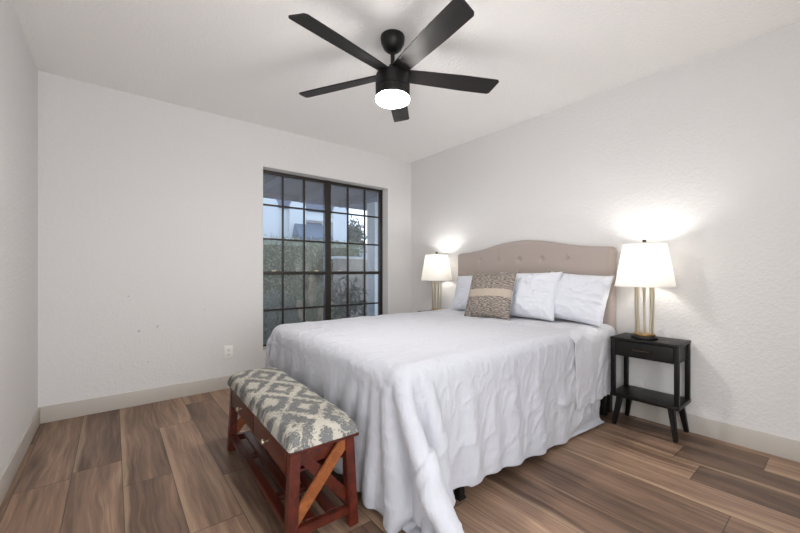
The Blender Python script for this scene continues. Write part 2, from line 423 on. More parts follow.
struct('ground_outside', boxes(span(-6, 24, YB + T, 40, -.25, -.10)), exm['gravel'], smooth=False)
pr = thing('patio_roof', 'slate blue patio cover overhead outside the window', 'patio roof', (2.2, 4.75, 2.3))
obj('soffit', boxes(((.3, 0, .02), (6.5, 2.05, .04), 0)), exm['slate'], pr, smooth=False)
bm = bmesh.new()
for k in range(9): box(bm, (-2.7 + k * .74, 0, -.05), (.05, 2.0, .10))
obj('rafters', bm, exm['slate'], pr, smooth=False)
obj('fascia', boxes(((.3, 1.05, 0), (6.5, .05, .16), .004)), exm['slate'], pr)
pl = thing('patio_pillar', 'pale square patio pillar outside the right edge of the window', 'pillar', (3.30, 4.75, -.10))
obj('shaft', boxes(((0, 0, 1.16), (.22, .22, 2.16), .01)), exm['stucco'], pl)
obj('plinth', boxes(((0, 0, .06), (.30, .30, .12), .01)), exm['stucco'], pl)
lw = thing('block_wall', 'low taupe block wall beyond the pillar', 'wall', (4.9, 6.3, -.10))
obj('blocks', boxes(((0, 0, .70), (3.0, .18, 1.40), .006)), exm['block'], lw)
obj('coping', boxes(((0, 0, 1.42), (3.06, .24, .05), .008)), exm['stucco'], lw)

nb = thing('neighbour_house', 'white arched house with slate blue upper wall behind the hedge', 'house', (3.4, 11, -.10))
obj('wall', boxes(((0, 1.5, 1.55), (6.0, 3.0, 3.1), 0)), exm['stucco'], nb, smooth=False)
obj('upper_wall', boxes(((0, 1.47, 4.0), (6.06, 3.06, 1.8), 0)), exm['slate'], nb, smooth=False)
for x in (.25, 1.15, 2.65):
    bm = bmesh.new(); vs = []
    prof = [(-.27, 0), (.27, 0)] + [(.27 * math.cos(a), 3.14 + .27 * math.sin(a)) for a in np.linspace(0, PI, 17)]
    A = [bm.verts.new((x + a, -.14, b)) for a, b in prof]; B = [bm.verts.new((x + a, 0, b)) for a, b in prof]
    bm.faces.new(A)
    for i in range(len(A)): bm.faces.new([A[i], A[(i + 1) % len(A)], B[(i + 1) % len(A)], B[i]])
    obj('arched_pilaster', bm, exm['stucco'], nb)
obj('cornice', boxes(((2.0, -.06, 2.86), (1.2, .12, .14), .01)), exm['stucco'], nb)
# awning with a scalloped valance (projects from the house, a part of it)
bm = bmesh.new()
x0, x1 = .95, 2.05; n = 40
top = [bm.verts.new((x0 + (x1 - x0) * i / n * .86 + .10, -.02, 2.74)) for i in range(n + 1)]
mid = [bm.verts.new((x0 + (x1 - x0) * i / n, -.75, 2.20)) for i in range(n + 1)]
low = [bm.verts.new((x0 + (x1 - x0) * i / n, -.76, 2.08 - .06 * abs(math.sin(i / n * PI * 6)))) for i in range(n + 1)]
for A, B in ((top, mid), (mid, low)):
    for i in range(n): bm.faces.new([A[i], A[i + 1], B[i + 1], B[i]])
for e in (0, n):
    p = bm.verts.new((mid[e].co.x, -.02, 2.20)); bm.faces.new([top[e], mid[e], p])
aw = obj('awning', bm, exm['awning'], nb); s = aw.modifiers.new('t', 'SOLIDIFY'); s.thickness = .01
obj('window_glass', boxes(((1.65, -.015, 1.75), (.9, .03, .8), 0)), simple('dark_far_glass', srgb(50, 56, 66), .1), nb, smooth=False)

fh = thing('far_house', 'distant low house with grey roof beneath the sky gap', 'house', (12.5, 20, -.10))
obj('wall', boxes(((0, 1.5, 1.2), (8, 3, 2.4), 0)), exm['stucco'], fh, smooth=False)
bm = bmesh.new(); A = [bm.verts.new(p) for p in ((-4.3, -.4, 2.4), (4.3, -.4, 2.4), (4.3, 3.4, 2.4), (-4.3, 3.4, 2.4), (-3, 1.5, 3.1), (3, 1.5, 3.1))]
for q in ((0, 1, 5, 4), (1, 2, 5), (2, 3, 4, 5), (3, 0, 4), (3, 2, 1, 0)): bm.faces.new([A[i] for i in q])
obj('roof', bm, exm['roof'], fh, smooth=False)

def leaf_cloud(bm, sampler, n, L, W, rnd, droop=.0):
    for i in range(n):
        p = Vector(sampler(rnd)); d = Vector((rnd.gauss(0, 1), rnd.gauss(0, 1), rnd.gauss(.3, 1) - droop)).normalized()
        s = d.cross(Vector((rnd.gauss(0, 1), rnd.gauss(0, 1), rnd.gauss(0, 1)))).normalized(); l = L * rnd.uniform(.6, 1.3); w = W * rnd.uniform(.7, 1.2)
        up = s.cross(d) * w * .3
        a = bm.verts.new(p); b = bm.verts.new(p + d * l * .5 + s * w + up); c = bm.verts.new(p + d * l - up); e = bm.verts.new(p + d * l * .5 - s * w + up)
        bm.faces.new([a, b, c]); bm.faces.new([a, c, e])
rnd = random.Random(11)
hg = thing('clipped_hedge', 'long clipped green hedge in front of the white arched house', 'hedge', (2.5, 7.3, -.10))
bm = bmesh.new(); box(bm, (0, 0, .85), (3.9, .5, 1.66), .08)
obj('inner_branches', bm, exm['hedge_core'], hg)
bm = bmesh.new()
def hs(r):
    k = r.random()
    if k < .65: return (r.uniform(-2, 2), -.27 + r.gauss(0, .035), r.uniform(0, 1.75))
    if k < .9: return (r.uniform(-2, 2), r.uniform(-.28, .28), 1.72 + r.gauss(0, .05))
    return (2.0 + r.gauss(0, .03), r.uniform(-.28, .28), r.uniform(0, 1.75))
leaf_cloud(bm, hs, 7000, .075, .016, rnd)
obj('foliage', bm, exm['hedge'], hg, smooth=False)
def shrub(name, label, cat, loc, rx, rz, n, mat, L, W, hz=0.):
    t = thing(name, label, cat, loc)
    bm = bmesh.new()
    for k in range(7):
        a = k * .9; tube(bm, [(0.02 * math.cos(a), .02 * math.sin(a), 0), (rx * .3 * math.cos(a), rx * .3 * math.sin(a), rz * .5 + hz), (rx * .55 * math.cos(a), rx * .55 * math.sin(a), rz * .95 + hz)], .010, 6, r2=.004)
    obj('stems', bm, exm['bark'], t)
    bm = bmesh.new()
    def ss(r):
        while 1:
            p = (r.uniform(-1, 1), r.uniform(-1, 1), r.uniform(-1, 1)); q = math.hypot(math.hypot(p[0], p[1]), p[2])
            if .45 < q < 1: return (p[0] * rx, p[1] * rx, hz + max(.02, (p[2] * .5 + .5) * rz))
    leaf_cloud(bm, ss, n, L, W, rnd)
    obj('foliage', bm, mat, t, smooth=False)
shrub('mounded_shrub', 'grey green mounded shrub low in the left window panes', 'shrub', (1.90, 5.6, -.10), .40, .85, 2600, exm['grey_leaf'], .07, .014)
shrub('mounded_shrub', 'second grey green mounded shrub beside the pampas grass', 'shrub', (2.80, 5.75, -.10), .38, .95, 2200, exm['hedge'], .08, .014)
shrub('oleander_bush', 'dark leafy oleander bush just outside the right window unit', 'bush', (2.66, 4.62, -.10), .27, .75, 190, exm['dark_leaf'], .17, .022, .32)
pg = thing('pampas_grass', 'feathery cream pampas grass outside the middle of the window', 'grass plant', (2.09, 4.36, -.10))
bm = bmesh.new(); bp = bmesh.new()
for k, (dx, dy, hh, lean) in enumerate([(-.10, 0, 1.06, .03), (-.02, .05, .92, -.05), (.06, -.03, .86, .06), (.12, .06, 1.04, .05), (-.15, .04, .72, -.08), (.02, -.06, .66, .02)]):
    tip = Vector((dx + lean, dy, hh)); base = Vector((dx * .3, dy * .3, 0)); tube(bm, [base, base.lerp(tip, .5) + Vector((0, 0, .02)), tip], .005, 6)
    for q in range(420):
        tt = rnd.uniform(.72, 1.05); p = base.lerp(tip, tt); rr = .040 * math.sin(min(1, (tt - .70) / .35) * PI) + .006
        d = Vector((rnd.gauss(0, 1), rnd.gauss(0, 1), 1.2)).normalized(); s = d.cross(Vector((rnd.random(), rnd.random(), 0))).normalized() * .007
        e = p + d * (.03 + rr); bp.faces.new([bp.verts.new(p - s), bp.verts.new(p + s), bp.verts.new(e)])
for q in range(60):
    a = rnd.uniform(0, 2 * PI); r_ = rnd.uniform(.1, .26); hh = rnd.uniform(.3, .6); s = Vector((-math.sin(a), math.cos(a), 0)) * .006
    pts = [Vector((0, 0, 0)), Vector((math.cos(a) * r_ * .5, math.sin(a) * r_ * .5, hh)), Vector((math.cos(a) * r_, math.sin(a) * r_, hh * .75))]
    vs = [[bm.verts.new(p - s * (1 - i * .4)), bm.verts.new(p + s * (1 - i * .4))] for i, p in enumerate(pts)]
    for A, B in zip(vs, vs[1:]): bm.faces.new([A[0], A[1], B[1], B[0]])
obj('stalks', bm, exm['stem'], pg); obj('plumes', bp, exm['plume'], pg, smooth=False)
tr = thing('distant_tree', 'dark tree against the sky in the right window panes', 'tree', (7.75, 12.8, -.10))
bm = bmesh.new(); tube(bm, [(0, 0, 0), (.05, 0, 1.4), (0, .05, 2.8)], .12, 8, r2=.05); obj('trunk', bm, exm['bark'], tr)
bm = bmesh.new()
leaf_cloud(bm, lambda r: (r.gauss(0, .17), r.gauss(0, .2), 2.55 + r.gauss(0, .26)), 1600, .16, .04, rnd); obj('crown', bm, exm['tree'], tr, smooth=False)

# ------------------------------------------------------------------ ceiling fan
FX, FYY = 1.292, 1.692
fan = thing('ceiling_fan', 'matte black five-blade ceiling fan with a glowing round light', 'ceiling fan', (FX, FYY, H))
bm = bmesh.new(); lathe(bm, [(0, 0), (.070, 0), (.072, -.008), (.068, -.040), (.052, -.072), (.030, -.090), (.019, -.094), (0, -.094)], 40)
obj('canopy', bm, M['fan_black'], fan)
bm = bmesh.new(); tube(bm, [(0, 0, -.088), (0, 0, -.215)], .0125, 20)
lathe(bm, [(.0, -.168), (.022, -.170), (.030, -.185), (.034, -.222), (0, -.222)], 24)
obj('downrod', bm, M['fan_black'], fan)
bm = bmesh.new(); lathe(bm, [(0, -.212), (.050, -.213), (.086, -.220), (.098, -.230), (.101, -.245), (.101, -.308), (.098, -.310), (.098, -.314), (.101, -.316), (.101, -.356), (.100, -.361), (.095, -.362), (0, -.360)], 56)
obj('motor_housing', bm, M['fan_black'], fan)
bm = bmesh.new(); lathe(bm, [(.0, -.3625), (.096, -.3625), (.0995, -.368), (.0995, -.376), (.094, -.382), (.080, -.387), (.05, -.391), (0, -.392)], 56)
obj('light_lens', bm, M['lens'], fan)
for k in range(5):
    a = math.radians(-169.5 + 72 * k)
    bm = bmesh.new()
    # blade outline in its own frame: x outward, y across
    xs = np.linspace(.075, .645, 16); top = []; bot = []
    n = len(xs)
    def wd(x): return .046 + .014 * min(1, max(0, (x - .075) / .38)) ** .8
    up = []; 
    for sgn in (1, -1):
        row = []
        for x in xs:
            w = wd(x)
            row.append((x, sgn * w))
        up.append(row)
    out = up[0][:-1] + [(.632, up[0][-1][1]), (.645, up[0][-1][1] - .012)] + [(.664, -up[0][-1][1] + .012), (.654, -up[0][-1][1])] + up[1][:-1][::-1]
    A = [bm.verts.new((x, y, .0035)) for x, y in out]; B = [bm.verts.new((x, y, -.0035)) for x, y in out]
    bm.faces.new(A); bm.faces.new(B[::-1])
    for i in range(len(A)): bm.faces.new([A[i], B[i], B[(i + 1) % len(A)], A[(i + 1) % len(A)]])
    bmesh.ops.rotate(bm, cent=(0, 0, 0), matrix=Matrix.Rotation(math.radians(FAN_PITCH), 3, 'X'), verts=bm.verts)
    b = obj('blade', bm, M['fan_blade'], fan, loc=(0, 0, -.222), rot=(0, 0, a))

# ------------------------------------------------------------------ outlet on the back wall
ot = thing('wall_outlet', 'white duplex power outlet low on the back wall', 'outlet', (.812, YB, .326))
obj('cover_plate', boxes(((0, -.003, 0), (.072, .006, .118), .003)), M['plastic'], ot)
for z in (.021, -.021):
    s_ = obj('socket', boxes(((0, -.0075, z), (.034, .004, .030), .0015)), M['plastic'], ot)
    obj('slots', boxes(((-.007, -.0097, z + .003), (.003, .0012, .010), 0), ((.007, -.0097, z + .003), (.003, .0012, .010), 0), ((0, -.0097, z - .009), (.005, .0012, .005), 0)), M['slot'], s_, smooth=False)

# ------------------------------------------------------------------ nightstands
def nightstand(loc, label):
    W, D, HT = .390, .262, .603           # across the wall (y), off the wall (x), height
    t = thing('nightstand', label, 'nightstand', loc, 0, 'black nightstands beside the bed')
    P_ = .026
    obj('tabletop', boxes(((0, 0, HT - .009), (D, W, .018), .003)), M['ns_black'], t)
    zs, zb = .222, HT - .018
    for sx in (-1, 1):
        for sy in (-1, 1):
            obj('post', boxes(((sx * (D / 2 - P_ / 2 - .003), sy * (W / 2 - P_ / 2 - .002), (zs + zb) / 2), (P_, P_, zb - zs), .002)), M['ns_black'], t)
    zd = HT - .125
    obj('side_panel', boxes(((0, W / 2 - .020, (zd + zb) / 2), (D - .06, .010, zb - zd), .001)), M['ns_black'], t)
    obj('side_panel', boxes(((0, -W / 2 + .020, (zd + zb) / 2), (D - .06, .010, zb - zd), .001)), M['ns_black'], t)
    obj('back_panel', boxes(((D / 2 - .012, 0, (zd + zb) / 2), (.010, W - .056, zb - zd), .001)), M['ns_black'], t)
    dr = obj('drawer', boxes(((-D / 2 + .012, 0, (zd + zb) / 2), (.018, W - .060, zb - zd - .006), .003), ((.0, 0, zd + .008), (D - .06, W - .064, .008), 0)), M['ns_black'], t)
    bm = bmesh.new(); zc = (zd + zb) / 2 + .004
    tube(bm, [(-D / 2 + .003, -.052, zc), (-D / 2 - .016, -.044, zc), (-D / 2 - .021, 0, zc), (-D / 2 - .016, .044, zc), (-D / 2 + .003, .052, zc)], .0042, 8)
    obj('drawer_handle', bm, M['bronze'], dr)
    obj('shelf', boxes(((0, 0, zs - .012), (D, W, .024), .003)), M['ns_black'], t)
    for sx in (-1, 1):
        for sy in (-1, 1):
            bm = bmesh.new()
            beam(bm, (sx * (D / 2 - .040), sy * (W / 2 - .050), zs - .022), (sx * (D / 2 - .016), sy * (W / 2 - .020), .002), .036, .036, .024, .024)
            obj('leg', bm, M['ns_black'], t)
    return t
nightstand((2.824, .850, 0), 'black nightstand in full view to the right of the bed')
nightstand((2.824, 2.868, 0), 'black nightstand hidden behind the bed in the corner by the window')

# ------------------------------------------------------------------ table lamps
def lamp(loc, label):
    t = thing('table_lamp', label, 'table lamp', loc, 0, 'table lamps beside the bed')
    bm = bmesh.new(); lathe(bm, [(0, 0), (.074, 0), (.076, .004), (.076, .016), (.070, .021), (0, .021)], 48); obj('base', bm, M['fan_black'], t)
    bm = bmesh.new(); lathe(bm, [(0, .021), (.060, .021), (.062, .024), (.062, .034), (.056, .038), (0, .038)], 48); obj('base_ring', bm, M['brass'], t)
    for k in range(8):
        a = 2 * PI * k / 8 + .2; b = a + math.radians(12)
        bm = bmesh.new(); tube(bm, [(.048 * math.cos(a), .048 * math.sin(a), .036), (.052 * math.cos(b), .052 * math.sin(b), .362)], .0058, 10)
        obj('rod', bm, M['champagne'], t)
    bm = bmesh.new(); lathe(bm, [(0, .360), (.057, .360), (.059, .364), (.057, .370), (0, .372)], 40); obj('top_plate', bm, M['champagne'], t)
    bm = bmesh.new(); tube(bm, [(0, 0, .368), (0, 0, .430)], .013, 16); obj('bulb_socket', bm, M['bronze'], t)
    bm = bmesh.new(); lathe(bm, [(0.013, .428), (.016, .445), (.028, .468), (.030, .486), (.022, .506), (0, .516)], 24); obj('light_bulb', bm, M['bulb'], t)
    z0, z1, r0, r1 = .350, .630, .172, .124
    bm = bmesh.new(); lathe(bm, [(r0, z0), (r0 * .5 + r1 * .5, (z0 + z1) / 2), (r1, z1), (r1 - .0025, z1), (r0 * .5 + r1 * .5 - .0025, (z0 + z1) / 2), (r0 - .0025, z0), (r0, z0)], 72)
    sh = obj('lamp_shade', bm, M['shade'], t)
    for r, z in ((r0, z0), (r1, z1)):
        bm = bmesh.new(); lathe(bm, [(r + .0015, z - .001), (r + .0015, z + .006), (r - .0035, z + .006), (r - .0035, z - .001), (r + .0015, z - .001)], 72)
        obj('shade_trim', bm, M['plastic'], sh)
    bm = bmesh.new()
    for k in range(3):
        a = 2 * PI * k / 3; tube(bm, [(0, 0, z1 - .012), (math.cos(a) * (r1 - .003), math.sin(a) * (r1 - .003), z1 - .004)], .0016, 6)
    tube(bm, [(.013, 0, .425), (.034, 0, .45), (.038, 0, .50), (.030, 0, .56), (0, 0, z1 - .012)], .0016, 6); tube(bm, [(-.013, 0, .425), (-.034, 0, .45), (-.038, 0, .50), (-.030, 0, .56), (0, 0, z1 - .012)], .0016, 6)
    obj('harp', bm, M['champagne'], t)
    bm = bmesh.new(); lathe(bm, [(0, z1 - .012), (.005, z1 - .010), (.004, z1 + .008), (.012, z1 + .013), (.012, z1 + .030), (.010, z1 + .033), (0, z1 + .033)], 6); obj('finial', bm, M['bronze'], t)
    l = bpy.data.lights.new('lamp_glow', 'POINT'); l.energy = LAMP_W; l.shadow_soft_size = .035; l.color = (1, .98, .955)
    lo = bpy.data.objects.new('lamp_glow', l); C.objects.link(lo); lo.parent = t; lo.location = (0, 0, .560)
    return t
lamp((2.788, .868, .603), 'lit table lamp with white shade on the nightstand right of the bed')
lamp((2.790, 2.855, .603), 'lit table lamp with white shade in the corner behind the bed')

# ------------------------------------------------------------------ bench
bn = thing('storage_bench', 'red cherry wood bench with grey kilim cushion at the foot of the bed', 'bench', (.664, 1.795, 0), math.radians(-1.6))
BL, BW, ZT = 1.045, .292, .377
obj('top_board', boxes(((0, 0, ZT + .008), (BW, BL, .018), .004)), M['cherry'], bn)
nu, nv = 33, 77
u = np.linspace(-1, 1, nu)[:, None]; v = np.linspace(-1, 1, nv)[None, :]
ed = lambda q, p: np.clip(1 - np.abs(q) ** p, 0, 1)
hgt = .070 * (ed(u, 5) ** .45) * (ed(v, 14) ** .45)
rr = np.random.RandomState(5)
P = np.zeros((nu, nv, 3)); P[..., 0] = u * (BW / 2 + .004) * (1 + .02 * ed(v, 8)); P[..., 1] = v * (BL / 2 + .004) * (1 + .006 * ed(u, 4)); P[..., 2] = ZT + .016 + hgt * (1 + .025 * np.sin(v * 9 + u * 2)) 
cu = grid_obj('cushion', P, M['kilim'], bn, 1)
LW = .040
def leg_xy(sx, sy, z):
    k = 1 - z / ZT
    return (sx * (BW / 2 - LW / 2 - .012 + .018 * k), sy * (BL / 2 - LW / 2 - .022 + .006 * k))
for sx in (-1, 1):
    for sy in (-1, 1):
        bm = bmesh.new(); beam(bm, leg_xy(sx, sy, ZT - .001) + (ZT - .001,), leg_xy(sx, sy, 0) + (.001,), LW, LW, LW * 1.05, LW * 1.05)
        obj('leg', bm, M['cherry_v'], bn)
ZA0, ZA1 = .268, ZT
# long aprons, the window-side room face carries two drawers
obj('apron', boxes(((BW / 2 - .028, 0, (ZA0 + ZA1) / 2), (.018, BL - .12, ZA1 - ZA0 - .004), .002)), M['cherry'], bn)
for sy in (-1, 1):
    obj('end_apron', boxes(((0, sy * (BL / 2 - .060), (ZA0 + .03 + ZA1) / 2), (BW - .10, .016, ZA1 - ZA0 - .034), .002)), M['cherry'], bn)
for k, sy in enumerate((-1, 1)):
    dw = obj('drawer', boxes(((-BW / 2 + .019, sy * .226, (ZA0 + ZA1) / 2 - .002), (.020, .440, ZA1 - ZA0 - .016), .003)), M['cherry'], bn, rot=(0, 0, 0))
    bm = bmesh.new(); lathe(bm, [(0, 0), (.005, 0), (.005, .010), (.011, .014), (.013, .020), (.010, .026), (0, .028)], 20)
    kn = obj('drawer_knob', bm, M['champagne'], dw, loc=(-BW / 2 + .009, sy * .226, (ZA0 + ZA1) / 2), rot=(0, -PI / 2, 0))
obj('drawer_case', boxes(((0.004, 0, ZA0 + .006), (BW - .07, BL - .14, .010), 0)), M['cherry'], bn)
ZS = .085
for sx in (-1, 1):
    a = leg_xy(sx, -1, ZS); b = leg_xy(sx, 1, ZS)
    bm = bmesh.new(); beam(bm, (a[0] * .985, a[1], ZS), (b[0] * .985, b[1], ZS), .036, .026, up=(0, 0, 1)); obj('long_stretcher', bm, M['cherry'], bn)
for sy in (-1, 1):
    a = leg_xy(-1, sy, .06); b = leg_xy(1, sy, .06)
    bm = bmesh.new(); beam(bm, (a[0], a[1], .066), (b[0], b[1], .066), .034, .026, up=(0, 1, 0)); obj('end_stretcher', bm, M['cherry'], bn)
    ye = sy * (BL / 2 - LW / 2 - .020)
    bm = bmesh.new(); beam(bm, (-BW / 2 + .022, ye - .004, .10), (BW / 2 - .045, ye - .004, ZT - .015), .050, .014); obj('cross_brace', bm, M['amber'], bn)['label'] = 'lighter amber diagonal brace'
    bm = bmesh.new(); beam(bm, (-BW / 2 + .045, ye + .0115, ZT - .015), (BW / 2 - .020, ye + .0115, .10), .042, .014); obj('cross_brace', bm, M['cherry'], bn)
for y in (-.22, .22):
    bm = bmesh.new(); box(bm, (0, y, .060), (BW - .02, .04, .020), .002); obj('cross_slat', bm, M['cherry'], bn)
for x in (-.045, .045):
    bm = bmesh.new(); box(bm, (x, 0, .078), (.042, BL - .10, .016), .002); obj('shelf_slat', bm, M['cherry'], bn)

# ------------------------------------------------------------------ bed
BX0, BX1, BY0, BY1 = .90, 2.870, 1.115, 2.625
BYC = (BY0 + BY1) / 2
MZ0, MZ1 = .36, .645
bed = thing('bed', 'queen bed with arched tufted taupe headboard and black metal frame', 'bed', (1.9, BYC, 0))
def L(x, y, z): return (x - 1.9, y - BYC, z)
ZR = .325
obj('frame_rail', boxes((L((BX0 + BX1) / 2, BY0 + .03, ZR), (BX1 - BX0 - .02, .03, .05), .003)), M['black_metal'], bed)
obj('frame_rail', boxes((L((BX0 + BX1) / 2, BY1 - .03, ZR), (BX1 - BX0 - .02, .03, .05), .003)), M['black_metal'], bed)
obj('frame_rail', boxes((L(BX0 + .03, BYC, ZR), (.03, BY1 - BY0 - .09, .05), .003)), M['black_metal'], bed)
obj('centre_rail', boxes((L((BX0 + BX1) / 2, BYC, ZR - .01), (BX1 - BX0 - .09, .04, .03), .003)), M['black_metal'], bed)
for k in range(9):
    obj('slat', boxes((L(BX0 + .16 + k * .205, BYC, ZR + .027), (.05, BY1 - BY0 - .03, .012), .002)), M['black_metal'], bed)
for x in (BX0 + .36, 1.995, BX1 - .05):
    for y in (BY0 + .022, BYC, BY1 - .022):
        yy = y if y == BYC else y
        obj('leg', boxes((L(x, yy, .157), (.034, .034, .302), .003), (L(x, yy, .006), (.042, .042, .012), .003)), M['black_metal'], bed)
# headboard
HBY0, HBY1, HX0, HX1 = 1.103, 2.634, 2.876, 2.952
hc = (HBY0 + HBY1) / 2
def htop(y):
    d = abs(y - hc); pts = [(0, 1.334), (.06, 1.332), (.2, 1.318), (.27, 1.306), (.334, 1.292), (.40, 1.278), (.46, 1.268), (.52, 1.259), (.60, 1.249), (.70, 1.242), (.745, 1.239), (.757, 1.234), (.7655, 1.222)]
    return float(np.interp(d, [p[0] for p in pts], [p[1] for p in pts]))
nu, nv = 181, 101
Pf = np.zeros((nu, nv, 3)); hb = .42
tufts = [(y, 1.157) for y in (2.323, 2.107, 1.879, 1.665, 1.446)] + [(y, .93) for y in (2.215, 1.993, 1.772, 1.556)]
for i in range(nu):
    y = HBY0 + (HBY1 - HBY0) * i / (nu - 1); zt = htop(y)
    for j in range(nv):
        z = hb + (zt - hb) * j / (nv - 1)
        e = min(y - HBY0, HBY1 - y, zt - z); e2 = min(1, max(0, e) / .030)
        # round the two upper corners
        puff = .022 * math.sqrt(1 - (1 - e2) ** 2) 
        dd = 0
        for (ty, tz) in tufts:
            q = math.hypot(y - ty, z - tz)
            if q < .14: dd += .016 * math.exp(-(q / .018) ** 2) + .006 * math.exp(-(q / .05) ** 2)
            if abs(y - ty) < .02 and tz > 1 and z > tz: dd += .0018 * math.exp(-((y - ty) / .006) ** 2)
        Pf[i, j] = L(HX0 + .022 - puff + dd, y, z)
me_parts = []
def headboard_mesh():
    bm = bmesh.new()
    g = [[bm.verts.new(Pf[i, j]) for j in range(nv)] for i in range(nu)]
    for i in range(nu - 1):
        for j in range(nv - 1): bm.faces.new([g[i][j], g[i][j + 1], g[i + 1][j + 1], g[i + 1][j]])
    ring = [g[i][0] for i in range(nu)] + [g[nu - 1][j] for j in range(1, nv)] + [g[i][nv - 1] for i in range(nu - 2, -1, -1)] + [g[0][j] for j in range(nv - 2, 0, -1)]
    back = [bm.verts.new((HX1 - 1.9, v.co.y, v.co.z)) for v in ring]
    for k in range(len(ring)): bm.faces.new([ring[k], ring[(k + 1) % len(ring)], back[(k + 1) % len(ring)], back[k]])
    bm.faces.new(back)
    return bm
hbd = obj('headboard', headboard_mesh(), M['upholstery'], bed, angle=50)
for (ty, tz) in tufts:
    bm = bmesh.new(); bmesh.ops.create_uvsphere(bm, u_segments=16, v_segments=8, radius=.0105); bmesh.ops.scale(bm, vec=(.5, 1, 1), verts=bm.verts)
    obj('tuft_button', bm, M['upholstery'], hbd, loc=L(HX0 + .017, ty, tz))
for y in (HBY0 + .05, HBY1 - .05):
    obj('headboard_post', boxes((L(2.914, y, .23), (.05, .06, .46), .003)), M['black_metal'], bed)

mt = obj('mattress', boxes((((BX0 + BX1) / 2, BYC, (MZ0 + MZ1) / 2), (BX1 - BX0 - .02, BY1 - BY0, MZ1 - MZ0), .045, None, 4)), M['mattress'])
tag(mt, 'thick white mattress beneath the duvet on the black bed frame', 'mattress')

FOOTU = 1.80
# ---- cloth: the duvet and the folded top sheet are draped with a small position-based cloth solver
def drape(nx, ny, h, start, boxes, floor, steps=260, iters=14, seed=3, wiggle=.004, rest=1.0, fric=.55, pins=None, damp=.975, grav=9.8, push=None, full=None):
    """Position-based cloth: grid nx x ny of rest spacing h laid from start(i,j) and dropped on rounded boxes.
    boxes: (cx,cy,cz, hx,hy,hz, r)"""
    rng = np.random.RandomState(seed)
    P = start(nx, ny, h)
    P[..., 2] += wiggle * rng.randn(nx, ny)
    Q = P.copy()
    w = np.ones((nx, ny, 1))
    if pins is not None: w[pins] = 0
    cons = []
    fu, fv = (np.ones((nx, ny, 1)), np.ones((nx, ny, 1))) if full is None else full(nx, ny)   # local fullness of the cloth
    def add(a, b, L, k):
        du = {'u': fu, 'v': fv, 'd': np.sqrt((fu ** 2 + fv ** 2) / 2)}[L[1]]
        cons.append((a, b, L[0] * (du[a] + du[b]) / 2, k))
    S = slice
    h0 = h * rest
    for o in (0, 1):
        m = (nx - 1 - o + 1) // 2
        add((S(o, o + 2 * m, 2), S(None)), (S(o + 1, o + 1 + 2 * m, 2), S(None)), (h0, 'u'), 1.)
        m = (ny - 1 - o + 1) // 2
        add((S(None), S(o, o + 2 * m, 2)), (S(None), S(o + 1, o + 1 + 2 * m, 2)), (h0, 'v'), 1.)
    for o in (0, 1):
        m = (nx - 1 - o + 1) // 2
        add((S(o, o + 2 * m, 2), S(0, ny - 1)), (S(o + 1, o + 1 + 2 * m, 2), S(1, ny)), (h0 * 2 ** .5, 'd'), .5)
        add((S(o, o + 2 * m, 2), S(1, ny)), (S(o + 1, o + 1 + 2 * m, 2), S(0, ny - 1)), (h0 * 2 ** .5, 'd'), .5)
    for ax, n in ((0, nx), (1, ny)):
        for o in (0, 1, 2, 3):
            ia = np.arange(o, n - 2, 4)
            if ax == 0: add((ia, S(None)), (ia + 2, S(None)), (2 * h0, 'u'), .05)
            else: add((S(None), ia), (S(None), ia + 2), (2 * h0, 'v'), .05)
    dt = 1 / 90.
    def collide(P, Q):
        for (cx, cy, cz, hx, hy, hz, r) in boxes:
            c = np.array([cx, cy, cz]); hh = np.array([hx, hy, hz]) - r
            d = P - c; q = np.abs(d) - hh
            o = np.maximum(q, 0); lo = np.linalg.norm(o, axis=-1)
            sd = lo + np.minimum(q.max(-1), 0) - r
            ins = sd < 0
            if not ins.any(): continue
            nrm = np.where(lo[..., None] > 1e-9, np.sign(d) * o / np.maximum(lo, 1e-9)[..., None], 0)
            k = q.argmax(-1); e = np.eye(3)[k] * np.sign(d)
            nrm = np.where(lo[..., None] > 1e-9, nrm, e)
            P[ins] -= nrm[ins] * sd[ins][:, None]
            v = (P - Q)[ins]; n = nrm[ins]; vt = v - (v * n).sum(-1, keepdims=True) * n
            P[ins] -= vt * fric
        lowm = P[..., 2] < floor
        if lowm.any():
            P[..., 2][lowm] = floor
            P[..., :2][lowm] -= (P - Q)[..., :2][lowm] * .8
    for st in range(steps):
        V = (P - Q) * damp
        sp = np.linalg.norm(V, axis=-1, keepdims=True); V *= np.minimum(1, .03 / np.maximum(sp, 1e-9))
        Q = P.copy()
        P = P + V * w; P[..., 2:] -= grav * dt * dt * w
        for it in range(iters):
            for a, b, L, k in cons:
                d = P[b] - P[a]; l = np.sqrt((d * d).sum(-1, keepdims=True)) + 1e-12
                wa, wb = w[a], w[b]
                cc = d * ((l - L) / l * k / np.maximum(wa + wb, 1e-9))
                P[a] += cc * wa; P[b] -= cc * wb
            if it % 4 == 3 or it == iters - 1:
                collide(P, Q)
                if push is not None: push(P, st)
    return P

